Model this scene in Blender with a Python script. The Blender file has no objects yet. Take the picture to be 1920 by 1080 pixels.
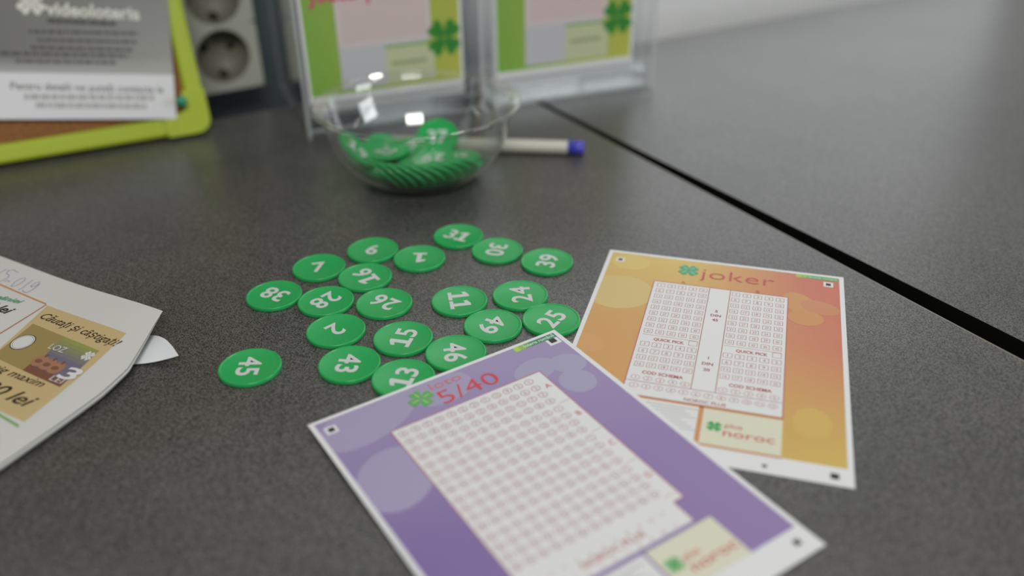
import bpy, math, random
from mathutils import Vector, Matrix, Quaternion
random.seed(7)
SC = bpy.context.scene
COL = SC.collection
Z0 = 0.75                                   # height of the table tops (m); building units below are millimetres
# ------------------------------------------------------------------ camera
F_PX, PITCH, ROLL, CAM_H = 1702.41, 0.53775, -0.01675, 211.96
_fw = Vector((0, math.cos(PITCH), -math.sin(PITCH)))
_rt0 = Vector((1, 0, 0)); _up0 = _rt0.cross(_fw)
_rt = math.cos(ROLL) * _rt0 + math.sin(ROLL) * _up0
_up = -math.sin(ROLL) * _rt0 + math.cos(ROLL) * _up0
cd = bpy.data.cameras.new('camera'); cam = bpy.data.objects.new('camera', cd); COL.objects.link(cam)
cam.matrix_world = Matrix(((_rt.x, _up.x, -_fw.x, 0), (_rt.y, _up.y, -_fw.y, 0), (_rt.z, _up.z, -_fw.z, Z0 + CAM_H / 1000), (0, 0, 0, 1)))
cd.sensor_fit = 'HORIZONTAL'; cd.sensor_width = 36; cd.lens = F_PX * 36 / 1920
cd.clip_start = 0.01; cd.clip_end = 50
cd.dof.use_dof = True; cd.dof.focus_distance = 0.385; cd.dof.aperture_fstop = 3.5; cd.dof.aperture_blades = 0
SC.camera = cam
# ------------------------------------------------------------------ light
SC.view_settings.view_transform = 'Standard'; SC.view_settings.look = 'None'
SC.view_settings.gamma = 1; SC.view_settings.use_curve_mapping = False
SC.view_settings.exposure = 0.0
w = bpy.data.worlds.new('room_light'); SC.world = w; w.use_nodes = True
w.node_tree.nodes['Background'].inputs[0].default_value = (0.93, 0.97, 1.0, 1)
w.node_tree.nodes['Background'].inputs[1].default_value = 0.15


def area_light(name, loc, target, sx, sy, power, color):
    l = bpy.data.lights.new(name, 'AREA'); l.shape = 'RECTANGLE'; l.size = sx; l.size_y = sy
    l.energy = power; l.color = color
    o = bpy.data.objects.new(name, l); COL.objects.link(o); o.location = loc
    d = Vector(target) - Vector(loc); o.rotation_euler = d.to_track_quat('-Z', 'Y').to_euler()
    return o


# daylight from a low window in the back wall, to the right of the picture, and from one on the right
area_light('window_light', (0.25, 0.947, 1.05), (0.6, 0.341, 1.05), 0.85, 0.5, 1.25, (0.92, 0.97, 1.0))
area_light('window_light', (2.2, -0.1, 1.3), (0, 0.4, 0.75), 0.9, 0.8, 10, (0.95, 0.98, 1.0))
area_light('overhead_light', (-0.25, 1.1, 2.75), (-0.25, 1.1, 0), 0.22, 0.22, 8, (1.0, 0.93, 0.82))
area_light('overhead_light', (0.5, 1.1, 2.75), (0.5, 1.1, 0), 0.22, 0.22, 8, (1.0, 0.93, 0.82))
area_light('overhead_light', (0.3, -1.2, 2.3), (0, 0.45, 0.8), 0.8, 0.6, 21, (1.0, 0.97, 0.92))  # soft fill added behind the camera to brighten front-facing surfaces
KW = 0.83                                   # a white of albedo KW... colours below are read as seen and divided by it
# ------------------------------------------------------------------ helpers


def lin(c):
    c = c / 255
    return c / 12.92 if c <= 0.04045 else ((c + 0.055) / 1.055) ** 2.4


def rgb(r, g, b, k=KW):
    return (min(lin(r) / k, .95), min(lin(g) / k, .95), min(lin(b) / k, .95), 1)


MATS = {}


def mat(name, color, rough=0.5, spec=0.5, **kw):
    if name in MATS: return MATS[name]
    m = bpy.data.materials.new(name); m.use_nodes = True; nt = m.node_tree; b = nt.nodes['Principled BSDF']
    b.inputs['Base Color'].default_value = color; b.inputs['Roughness'].default_value = rough
    b.inputs['Specular IOR Level'].default_value = spec
    for k, v in kw.items(): b.inputs[k].default_value = v
    # a faint procedural unevenness of the gloss
    n = nt.nodes.new('ShaderNodeTexNoise'); n.inputs['Scale'].default_value = 300
    mr = nt.nodes.new('ShaderNodeMapRange'); mr.inputs[3].default_value = max(0, rough - .04); mr.inputs[4].default_value = min(1, rough + .04)
    nt.links.new(n.outputs[0], mr.inputs[0]); nt.links.new(mr.outputs[0], b.inputs['Roughness'])
    MATS[name] = m
    return m


def print_mat(name, rough=0.42):
    """printed paper: the ink colour is stored per corner of the print"""
    if name in MATS: return MATS[name]
    m = mat(name, (1, 1, 1, 1), rough, 0.35); nt = m.node_tree
    a = nt.nodes.new('ShaderNodeVertexColor'); a.layer_name = 'ink'
    nt.links.new(a.outputs[0], nt.nodes['Principled BSDF'].inputs['Base Color'])
    return m


def noise_mat(name, c1, c2, scale, rough, detail=3, spec=0.5, lo=.35, hi=.65, bump=0):
    m = mat(name, c1, rough, spec); nt = m.node_tree; b = nt.nodes['Principled BSDF']
    tc = nt.nodes.new('ShaderNodeTexCoord')
    n = nt.nodes.new('ShaderNodeTexNoise'); n.inputs['Scale'].default_value = scale; n.inputs['Detail'].default_value = detail
    r = nt.nodes.new('ShaderNodeValToRGB'); r.color_ramp.elements[0].position = lo; r.color_ramp.elements[1].position = hi
    r.color_ramp.elements[0].color = c1; r.color_ramp.elements[1].color = c2
    nt.links.new(tc.outputs['Object'], n.inputs['Vector']); nt.links.new(n.outputs[0], r.inputs[0]); nt.links.new(r.outputs[0], b.inputs['Base Color'])
    if bump:
        bp = nt.nodes.new('ShaderNodeBump'); bp.inputs['Strength'].default_value = bump; bp.inputs['Distance'].default_value = .0003
        nt.links.new(n.outputs[0], bp.inputs['Height']); nt.links.new(bp.outputs[0], b.inputs['Normal'])
    return m


def clear_mat(name, tint, refl=1.0, base=0.0, rough=.03):
    """thin clear plastic: see-through with a mirror share that grows towards grazing"""
    m = bpy.data.materials.new(name); m.use_nodes = True; nt = m.node_tree
    for x in list(nt.nodes): nt.nodes.remove(x)
    out = nt.nodes.new('ShaderNodeOutputMaterial'); t = nt.nodes.new('ShaderNodeBsdfTransparent'); g = nt.nodes.new('ShaderNodeBsdfGlossy')
    t.inputs[0].default_value = tint; g.inputs['Roughness'].default_value = rough; g.inputs[0].default_value = (refl, refl, refl, 1)
    f = nt.nodes.new('ShaderNodeLayerWeight'); f.inputs[0].default_value = .5      # 1 - cosine, the same from both sides
    p5 = nt.nodes.new('ShaderNodeMath'); p5.operation = 'POWER'; p5.inputs[1].default_value = 4.0; nt.links.new(f.outputs['Facing'], p5.inputs[0])
    a = nt.nodes.new('ShaderNodeMath'); a.operation = 'MULTIPLY_ADD'; a.inputs[1].default_value = .8; a.inputs[2].default_value = base; a.use_clamp = True
    mx = nt.nodes.new('ShaderNodeMixShader')
    nt.links.new(p5.outputs[0], a.inputs[0]); nt.links.new(a.outputs[0], mx.inputs[0]); nt.links.new(t.outputs[0], mx.inputs[1]); nt.links.new(g.outputs[0], mx.inputs[2])
    nt.links.new(mx.outputs[0], out.inputs[0])
    MATS[name] = m
    return m


def W(p):
    return Vector((p[0] / 1000, p[1] / 1000, Z0 + p[2] / 1000))


def tag(o, label=None, cat=None, group=None, kind=None):
    if label: o['label'] = label
    if cat: o['category'] = cat
    if group: o['group'] = group
    if kind: o['kind'] = kind
    return o


def axes(x, y, z):
    m = Matrix((x, y, z)).transposed(); return m


def empty(name, loc_mm, label, cat, group=None, rot=None):
    """rot: the thing's own axes (a 3x3 matrix), so that its parts are stored square to it"""
    o = bpy.data.objects.new(name, None); COL.objects.link(o); o.empty_display_size = .01
    o.location = W(loc_mm); tag(o, label, cat, group)
    if rot is not None: o.rotation_euler = rot.to_euler()
    return o


class MB:
    """collects faces with a material index and, for print, an ink colour; points are in millimetres"""
    def __init__(s): s.v = []; s.f = []; s.m = []; s.c = []; s.sm = []

    def add(s, vs, fs, m=0, c=None, smooth=False):
        n = len(s.v); s.v += [tuple(x) for x in vs]
        for f in fs: s.f.append([i + n for i in f]); s.m.append(m); s.c.append(c); s.sm.append(smooth)

    def box(s, o, ax, ay, az, m=0):
        o, ax, ay, az = map(Vector, (o, ax, ay, az))
        s.add([o, o + ax, o + ax + ay, o + ay, o + az, o + ax + az, o + ax + ay + az, o + ay + az],
              [(0, 3, 2, 1), (4, 5, 6, 7), (0, 1, 5, 4), (1, 2, 6, 5), (2, 3, 7, 6), (3, 0, 4, 7)], m)

    def prism(s, poly, z0, z1, m=0):
        n = len(poly)
        s.add([(x, y, z0) for x, y in poly] + [(x, y, z1) for x, y in poly],
              [list(range(n))[::-1], list(range(n, 2 * n))] + [(i, (i + 1) % n, (i + 1) % n + n, i + n) for i in range(n)], m)

    def lathe(s, prof, n=64, m=0, close=True, smooth=True):
        vs = [(r * math.cos(2 * math.pi * k / n), r * math.sin(2 * math.pi * k / n), z) for r, z in prof for k in range(n)]
        fs = [(i * n + k, i * n + (k + 1) % n, (i + 1) * n + (k + 1) % n, (i + 1) * n + k) for i in range(len(prof) - 1) for k in range(n)]
        s.add(vs, fs, m, smooth=smooth)

    def build(s, name, mats, parent=None, world=True, bevel=0, ink=False, root=None):
        """world=True: points are scene millimetres; else they are local to the parent"""
        me = bpy.data.meshes.new(name)
        off = Vector((0, 0, 0)); k = .001
        if world:
            rt = root or parent
            base = rt.location if rt else Vector((0, 0, 0)); inv = rt.rotation_euler.to_matrix().inverted() if rt else Matrix.Identity(3)
            vs = [inv @ (W(p) - base) for p in s.v]
        else:
            vs = [Vector(p) * k for p in s.v]
        if parent is None and world:
            c = sum(vs, Vector()) / len(vs); c.z = min(v.z for v in vs); vs = [v - c for v in vs]; off = c
        me.from_pydata([tuple(v) for v in vs], [], s.f)
        for mm in (mats if isinstance(mats, (list, tuple)) else [mats]): me.materials.append(mm)
        for i, p in enumerate(me.polygons): p.material_index = s.m[i]; p.use_smooth = s.sm[i]
        if ink:
            at = me.color_attributes.new('ink', 'FLOAT_COLOR', 'CORNER')
            for i, p in enumerate(me.polygons):
                c = s.c[i]
                for j, li in enumerate(p.loop_indices):
                    cc = c[j] if isinstance(c, list) else c
                    at.data[li].color = cc or (1, 1, 1, 1)
        me.update()
        o = bpy.data.objects.new(name, me); COL.objects.link(o); o.location = off
        if parent: o.parent = parent; o.location = (0, 0, 0)
        if bevel:
            b = o.modifiers.new('bevel', 'BEVEL'); b.width = bevel / 1000; b.segments = 2; b.limit_method = 'ANGLE'
        return o


def copy_tree(o, parent=None):
    c = o.copy(); COL.objects.link(c); c.parent = parent
    for ch in list(o.children): copy_tree(ch, c)
    return c


# where a sight line through the photograph meets a plane (used to measure places on the table and on upright sheets)
def ray(px, py):
    return (_fw + ((px - 960) / F_PX) * _rt + ((540 - py) / F_PX) * _up)


def at(px, py, z=0.):
    d = ray(px, py); t = (z - CAM_H) / d.z
    return Vector((0, 0, CAM_H)) + t * d


def at_plane(px, py, P0, n):
    d = ray(px, py); o = Vector((0, 0, CAM_H)); t = (P0 - o).dot(n) / d.dot(n)
    return o + t * d


# text: outlines from the built-in font, kept as flat meshes one unit high per em
TXT = {}


def text(s, bold=0.0, shear=0.0):
    key = (s, bold, shear)
    if key in TXT: return TXT[key]
    cu = bpy.data.curves.new('t', 'FONT'); cu.body = s; cu.size = 1; cu.offset = bold; cu.shear = shear; cu.resolution_u = 3
    o = bpy.data.objects.new('t', cu); COL.objects.link(o)
    dg = bpy.context.evaluated_depsgraph_get(); me = bpy.data.meshes.new_from_object(o.evaluated_get(dg))
    vs = [(v.co.x, v.co.y) for v in me.vertices]; fs = [list(p.vertices) for p in me.polygons]
    bpy.data.meshes.remove(me); bpy.data.objects.remove(o); bpy.data.curves.remove(cu)
    x0 = min((v[0] for v in vs), default=0); x1 = max((v[0] for v in vs), default=1)
    TXT[key] = (vs, fs, x0, x1)
    return TXT[key]


class Sheet(MB):
    """print on paper: shapes in sheet millimetres (u right, v down), laid on the paper by fn(u, v, lift)"""
    def __init__(s, fn, lift=0.03):
        super().__init__(); s.fn = fn; s.l = lift

    def poly(s, pts, col, lift=0):
        s.add([s.fn(u, v, s.l + lift) for u, v in pts], [list(range(len(pts)))], 0, col)

    def rect(s, u0, v0, u1, v1, col, lift=0, nu=1, nv=1, skew=0):
        for i in range(nu):
            for j in range(nv):
                a, b = u0 + (u1 - u0) * i / nu, u0 + (u1 - u0) * (i + 1) / nu
                c, d = v0 + (v1 - v0) * j / nv, v0 + (v1 - v0) * (j + 1) / nv
                s.poly([(a, d), (b, d), (b, c), (a, c)], col, lift)

    def grad(s, u0, v0, u1, v1, cf, nu=10, nv=14, lift=0):
        for i in range(nu):
            for j in range(nv):
                a, b = u0 + (u1 - u0) * i / nu, u0 + (u1 - u0) * (i + 1) / nu
                c, d = v0 + (v1 - v0) * j / nv, v0 + (v1 - v0) * (j + 1) / nv
                pts = [(a, d), (b, d), (b, c), (a, c)]
                s.add([s.fn(u, v, s.l + lift) for u, v in pts], [[0, 1, 2, 3]], 0, [cf((u - u0) / (u1 - u0), (v - v0) / (v1 - v0)) for u, v in pts])

    def frame(s, u0, v0, u1, v1, t, col, lift=0):
        s.rect(u0, v0, u1, v0 + t, col, lift); s.rect(u0, v1 - t, u1, v1, col, lift)
        s.rect(u0, v0 + t, u0 + t, v1 - t, col, lift); s.rect(u1 - t, v0 + t, u1, v1 - t, col, lift)

    def ring(s, cu, cv, ru, rv, t, col, lift=0, n=16):
        for k in range(n):
            a, b = 2 * math.pi * k / n, 2 * math.pi * (k + 1) / n
            s.poly([(cu + ru * math.cos(a), cv - rv * math.sin(a)), (cu + ru * math.cos(b), cv - rv * math.sin(b)),
                    (cu + (ru - t) * math.cos(b), cv - (rv - t) * math.sin(b)), (cu + (ru - t) * math.cos(a), cv - (rv - t) * math.sin(a))][::-1], col, lift)

    def ell(s, cu, cv, ru, rv, col, rot=0, lift=0, n=32, clip=None):
        cr, sr = math.cos(rot), math.sin(rot); pts = []
        for k in range(n):
            a = 2 * math.pi * k / n; x, y = ru * math.cos(a), rv * math.sin(a)
            u, v = cu + x * cr - y * sr, cv - (x * sr + y * cr)
            if clip: u = min(max(u, clip[0]), clip[2]); v = min(max(v, clip[1]), clip[3])
            pts.append((u, v))
        s.poly(pts, col, lift)

    def text(s, st, u, v, h, col, width=None, bold=0.0, shear=0.0, ang=0.0, lift=0.03, center=False):
        vs, fs, x0, x1 = text(st, bold, shear)
        if not vs: return
        sy = h / .73; sx = sy if width is None else width / (x1 - x0)
        ca, sa = math.cos(ang), math.sin(ang)
        ou = -(x0 + x1) / 2 if center else -x0
        P = []
        for x, y in vs:
            a, b = (x + ou) * sx, y * sy
            P.append(s.fn(u + a * ca - b * sa, v - (a * sa + b * ca), s.l + lift))
        s.add(P, fs, 0, col)

    def clover(s, cu, cv, r, col, dark, lift=.03, rot=0.0):
        # four notched leaves set crosswise, each with a pale or dark vein
        for k in range(4):
            a = math.pi / 4 + k * math.pi / 2 + rot; pts = []
            for m in range(28):
                q = 2 * math.pi * m / 28; hx = .5 - .5 * math.cos(q); w_ = 1
                x = .05 + .95 * (1 - (1 - hx) ** 1.0) - .16 * max(0, (hx - .6) / .4) * (1 - min(1, abs(math.sin(q)) * 1.6)); y = .46 * math.sin(q) * (.45 + .75 * hx)
                pts.append((cu + r * (x * math.cos(a) - y * math.sin(a)), cv - r * (x * math.sin(a) + y * math.cos(a))))
            s.poly(pts, col, lift + .004 * k)
            s.ell(cu + .45 * r * math.cos(a), cv - .45 * r * math.sin(a), .3 * r, .05 * r, dark, a, lift + .04, 10)


WHITE = rgb(214, 216, 217); INKRED = rgb(178, 110, 105); CREAM = rgb(208, 208, 188)
def mix(a, b, t): return tuple(a[i] * (1 - t) + b[i] * t for i in range(4))
def bil(c, u, v): return mix(mix(c[0], c[1], u), mix(c[2], c[3], u), v)


PAPER = print_mat('printed_paper')
# ------------------------------------------------------------------ setting: floor, wall
wd = Vector((math.cos(math.radians(30)), math.sin(math.radians(30)), 0)); wn = Vector((-wd.y, wd.x, 0))
b = MB(); b.box(wd * -2600 + wn * -2600 + Vector((0, 0, -770)), wd * 6000, wn * 3330, (0, 0, 20))
tag(b.build('floor', noise_mat('floor_tiles', rgb(120, 118, 112), rgb(135, 132, 126), 6, .5)), kind='structure')
b = MB(); b.box(wd * -2600 + wn * 706 + Vector((0, 0, -750)), wd * 6000, wn * 120, (0, 0, 2600))
tag(b.build('wall_back', noise_mat('wall_paint', rgb(218, 221, 221, .78), rgb(223, 225, 225, .78), 30, .7, bump=.1)), kind='structure')
# invented slate screen, added to darken the area behind the power strip
t = empty('added_dark_screen', wd * -420 + wn * 700 + Vector((0, 0, -750)), 'added dark slate screen darkening the area behind the power strip', 'screen', rot=axes(wd, wn, Vector((0, 0, 1))))
b = MB(); b.box(wd * -900 + wn * 700.5 + Vector((0, 0, -750)), wd * 1225, wn * 4.5, (0, 0, 1150)); b.build('panel', noise_mat('added_screen_slate', rgb(70, 78, 84), rgb(82, 92, 98), 500, .8), t)
b = MB(); b.box(wd * 319 + wn * 698 + Vector((0, 0, -750)), wd * 8, wn * 7.5, (0, 0, 1156)); b.build('edge_post', mat('added_screen_post', rgb(120, 124, 126), .4), t)
# ------------------------------------------------------------------ tables
LAM = noise_mat('grey_speckled_laminate', rgb(30, 30, 29), rgb(100, 99, 96), 1850, .33, detail=5, spec=.6, lo=.38, hi=.62, bump=0)
nt = LAM.node_tree
# larger, faint clouding of the laminate
n2 = nt.nodes.new('ShaderNodeTexNoise'); n2.inputs['Scale'].default_value = 14; n2.inputs['Detail'].default_value = 4
tc2 = nt.nodes.new('ShaderNodeTexCoord'); nt.links.new(tc2.outputs['Object'], n2.inputs['Vector'])
mr2 = nt.nodes.new('ShaderNodeMapRange'); mr2.inputs[1].default_value = .35; mr2.inputs[2].default_value = .65; mr2.inputs[3].default_value = .9; mr2.inputs[4].default_value = 1.12
nt.links.new(n2.outputs[0], mr2.inputs[0])
hs = nt.nodes.new('ShaderNodeHueSaturation'); bs = nt.nodes['Principled BSDF']
src = bs.inputs['Base Color'].links[0].from_socket
nt.links.new(src, hs.inputs['Color']); nt.links.new(mr2.outputs[0], hs.inputs['Value']); nt.links.new(hs.outputs[0], bs.inputs['Base Color'])
EDGE = mat('pale_edge_band', rgb(118, 115, 104), .4); DARK = mat('black_edge', rgb(16, 16, 15), .6, .2)
STEEL = mat('table_leg_grey', rgb(130, 132, 134), .35, .5, Metallic=.6)


def table(name, poly, label, band_edges):
    c = Vector((sum(p[0] for p in poly) / len(poly), sum(p[1] for p in poly) / len(poly), -750))
    e = Vector((*poly[2], 0)) - Vector((*poly[3], 0)); e.normalize(); t = empty(name, c, label, 'table', rot=axes(e, Vector((-e.y, e.x, 0)), Vector((0, 0, 1))))
    b = MB(); b.prism(poly, -25, 0); top = b.build('tabletop', [LAM, DARK], t)
    for i, p in enumerate(top.data.polygons):
        if i != 1: p.material_index = 1
    for (i, j) in band_edges:                       # a thin pale lip where the laminate meets its edge
        b = MB(); a, e = Vector((*poly[i], 0)), Vector((*poly[j], 0)); d = (e - a).normalized(); nn = Vector((d.y, -d.x, 0))
        b.box(a + Vector((0, 0, -.9)), e - a, nn * .9, (0, 0, .95)); tag(b.build('edge_band', EDGE, t), 'pale edge band')
    for p in poly:
        q = Vector((*p, 0)) + (Vector((c.x, c.y, 0)) - Vector((*p, 0))) * .12
        b = MB(); b.box(q + Vector((-20, -20, -749)), (40, 0, 0), (0, 40, 0), (0, 0, 724)); b.build('leg', STEEL, t, bevel=3)
    return t


s0, sd = Vector((202, 291.7, 0)), Vector((-.5062, .8624, 0))
sA, sB = s0 + sd * -620, s0 + sd * 546
# both tables end on one line, seen beside the right-hand holder; behind it is a gap to the wall
e0 = Vector((123.5, 755.2, 0)); fdir = Vector((324.1 - 123.5, 863.7 - 755.2, 0)).normalized(); fnr = Vector((-fdir.y, fdir.x, 0))
sB = s0 + sd * ((e0 - s0).dot(fnr) / sd.dot(fnr))
near = [tuple((sB + fdir * -1150).xy), tuple((sA + fdir * -1150).xy), tuple(sA.xy), tuple(sB.xy)]
table('table', near, 'grey speckled laminate table carrying the green chips and lottery slips', [(2, 3)])
q0, qd = Vector((208.8, 305.6, 0)), Vector((-.524, .8515, 0)).normalized()
qB = q0 + qd * 432; qA = q0 + qd * -600
# back edge of the second table runs through two points seen beside the acrylic holder
qB2 = q0 + qd * ((e0 - q0).dot(fnr) / qd.dot(fnr))
far = [tuple(qA.xy), tuple((qA + fdir * 1300).xy), tuple((qB2 + fdir * 1300).xy), tuple(qB2.xy)]
table('table', far, 'second grey laminate table beyond the black gap, empty on top', [])
# ------------------------------------------------------------------ discs
GREEN = mat('green_plastic', rgb(40, 162, 86, .84), .27, .42)
NUMW = mat('white_chip_print', rgb(205, 208, 208, .9), .45, .4)
R, T = 12.5, 1.77


def disc_body():
    b = MB()
    prof = [(.01, 0), (R - .3, 0), (R - .06, .08), (R, .3), (R, T - .6), (R - .1, T - .28), (R - .3, T - .08), (R - .55, T), (R - .85, T - .03), (R - 1.05, T - .2), (R - 1.3, T - .28), (.01, T - .28)]
    b.lathe(prof, 72)
    return b


def number_mesh(s):
    b = MB(); x = 0; em = 12.7; glyphs = []
    for ch in s:
        if ch == '1':
            vs = [(.06, 0), (.58, 0), (.58, .13), (.42, .13), (.42, .73), (.29, .73), (.08, .62), (.08, .49), (.24, .54), (.24, .13), (.06, .13)]
            fs = [[0, 1, 2, 10], [9, 3, 4, 5, 8], [5, 6, 7, 8]]
            fs = [[0, 1, 2, 3, 9, 10], [9, 3, 4, 5, 6, 7, 8]]
            g = (vs, fs, .06, .58)
        else:
            g = text(ch, .019)
        glyphs.append(g)
    tot = sum(g[3] - g[2] for g in glyphs) + .07 * (len(glyphs) - 1); x = -tot / 2
    for g in glyphs:
        b.add([((v[0] - g[2] + x) * em, (v[1] - .365) * em, T - .23) for v in g[0]], g[1]); x += g[3] - g[2] + .07
    return b


disc_me = None


def make_disc(num, loc, rotm, label, group):
    global disc_me
    t = bpy.data.objects.new('numbered_chip', None); COL.objects.link(t); t.empty_display_size = .01
    tag(t, label, 'chip', group)
    if disc_me is None:
        o = disc_body().build('chip_body', GREEN, None, world=False); disc_me = o.data
        o.parent = t
    else:
        o = bpy.data.objects.new('chip_body', disc_me); COL.objects.link(o); o.parent = t
    o = number_mesh(num).build('printed_number', NUMW, None, world=False); o.parent = t
    t.matrix_world = Matrix.Translation(W(loc)) @ rotm.to_4x4()
    return t


DISCS = {'31': (-26.6, 405.4, 155, 40), '30': (-7., 389.6, -60, 100), '39': (16.8, 377.7, 60, -110), '7': (-91.4, 375.7, 100, -12), '6': (-67.9, 392.1, 100, 9),
         '1': (-44.3, 383., -100, 0), '16': (-68.2, 365.8, -80, -75), '38': (-107.2, 350.7, -130, -40), '28': (-82.9, 344.9, -140, 70), '26': (-56.7, 342.3, -130, -50),
         '2': (-74.7, 321., -125, 60), '11': (-23.4, 343.2, 45, 190), '24': (3.6, 347.2, -25, -100), '49': (-8.4, 322.8, -100, 90), '25': (16.5, 326.7, 150, -130),
         '45': (-104.9, 295.6, -48, 120), '43': (-65.4, 296.4, -55, 120), '15': (-45.7, 314.3, 75, -120), '46': (-23.2, 303., 15, 140), '13': (-42.9, 286.3, 90, -150)}
_place = {'31': 'farthest chip of the right-hand cluster', '30': 'between chips 31 and 39', '39': 'at the right end of the back row', '7': 'left of chip 6 and behind 28',
          '6': 'farthest back on the left, touching 16', '1': 'single digit, right of chip 6', '16': 'wedged in front of chip 6', '38': 'leftmost of its row beside 28',
          '28': 'directly behind chip 2', '26': 'right of chip 28', '2': 'in front of chip 28', '11': 'standing between 26 and 24', '24': 'behind chip 25', '49': 'in front of 11 and 24',
          '25': 'with a corner of the purple slip on it', '45': 'lying alone nearest the leaflet', '43': 'left of chip 13', '15': 'in the middle front, behind 13', '46': 'half under the purple slip edge',
          '13': 'nearest chip, partly under the purple slip'}
order = list(DISCS)
for num in order:
    x, y, rx, ry = DISCS[num]
    # the direction in which the number reads, taken from the photograph and laid on the table
    v = 540 + (Vector((0, 0, 0))).x
    P = Vector((x, y, T)); d = P - Vector((0, 0, CAM_H)); z = d.dot(_fw)
    px, py = 960 + F_PX * d.dot(_rt) / z, 540 - F_PX * d.dot(_up) / z
    l = math.hypot(rx, ry); q = at(px + rx / l * 6, py + ry / l * 6, T) - at(px - rx / l * 6, py - ry / l * 6, T)
    a = math.atan2(q.y, q.x)
    make_disc(num, (x, y, 0.02), Matrix.Rotation(a, 3, 'Z'), 'green plastic chip with white number %s, %s' % (num, _place[num]), 'numbered chips laid out on the table')
# ------------------------------------------------------------------ the two lottery slips on the table
SW, SH = 108.5, 143.2
D_PINK = rgb(188, 62, 70); D_GREEN = rgb(60, 140, 90)


def paper_block(fn, name, parent, w, h, th=.2, nu=12, nv=16):
    """the sheet itself: white card with real thickness"""
    b = MB(); vs = []; fs = []
    for lv in (0, th):
        for j in range(nv + 1):
            for i in range(nu + 1): vs.append(fn(w * i / nu, h * j / nv, lv - th))
    k = (nu + 1) * (nv + 1); ix = lambda i, j, l: l * k + j * (nu + 1) + i
    for j in range(nv):
        for i in range(nu):
            fs.append((ix(i, j, 0), ix(i + 1, j, 0), ix(i + 1, j + 1, 0), ix(i, j + 1, 0)))
            fs.append((ix(i, j, 1), ix(i, j + 1, 1), ix(i + 1, j + 1, 1), ix(i + 1, j, 1)))
    for i in range(nu):
        fs.append((ix(i, 0, 0), ix(i, 0, 1), ix(i + 1, 0, 1), ix(i + 1, 0, 0))); fs.append((ix(i, nv, 0), ix(i + 1, nv, 0), ix(i + 1, nv, 1), ix(i, nv, 1)))
    for j in range(nv):
        fs.append((ix(0, j, 0), ix(0, j + 1, 0), ix(0, j + 1, 1), ix(0, j, 1))); fs.append((ix(nu, j, 0), ix(nu, j, 1), ix(nu, j + 1, 1), ix(nu, j + 1, 0)))
    b.add(vs, fs); return b.build(name, mat('white_card', rgb(216, 218, 220), .5, .3), parent)


def marks(fn, par, pts):
    for (u, v, a, c, bg) in pts:
        s = Sheet(fn, .06)
        if bg: s.rect(u - a * 1.9, v - a * 1.9, u + a * 1.9, v + a * 1.9, WHITE)
        s.rect(u - a, v - a, u + a, v + a, c, .03)
        tag(s.build('timing_mark', PAPER, par, ink=True), 'small black square')


def slip_box(fn, par, u0, v0, u1, v1, border=None):
    s = Sheet(fn, .08); s.rect(u0, v0, u1, v1, CREAM)
    s.clover(u0 + 4.3, (v0 + v1) / 2 - .4, 3.2, rgb(80, 165, 95), rgb(50, 130, 80))
    s.text('plus', u0 + 8, v0 + 9.3, 2.6, rgb(190, 95, 85), width=6.2, bold=.01); s.text('noroc', u0 + 7.6, v0 + 14.2, 4.2, rgb(188, 92, 84), width=18, bold=.008)
    tag(s.build('logo_box', PAPER, par, ink=True), 'cream box with green clover and red noroc lettering')


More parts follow.
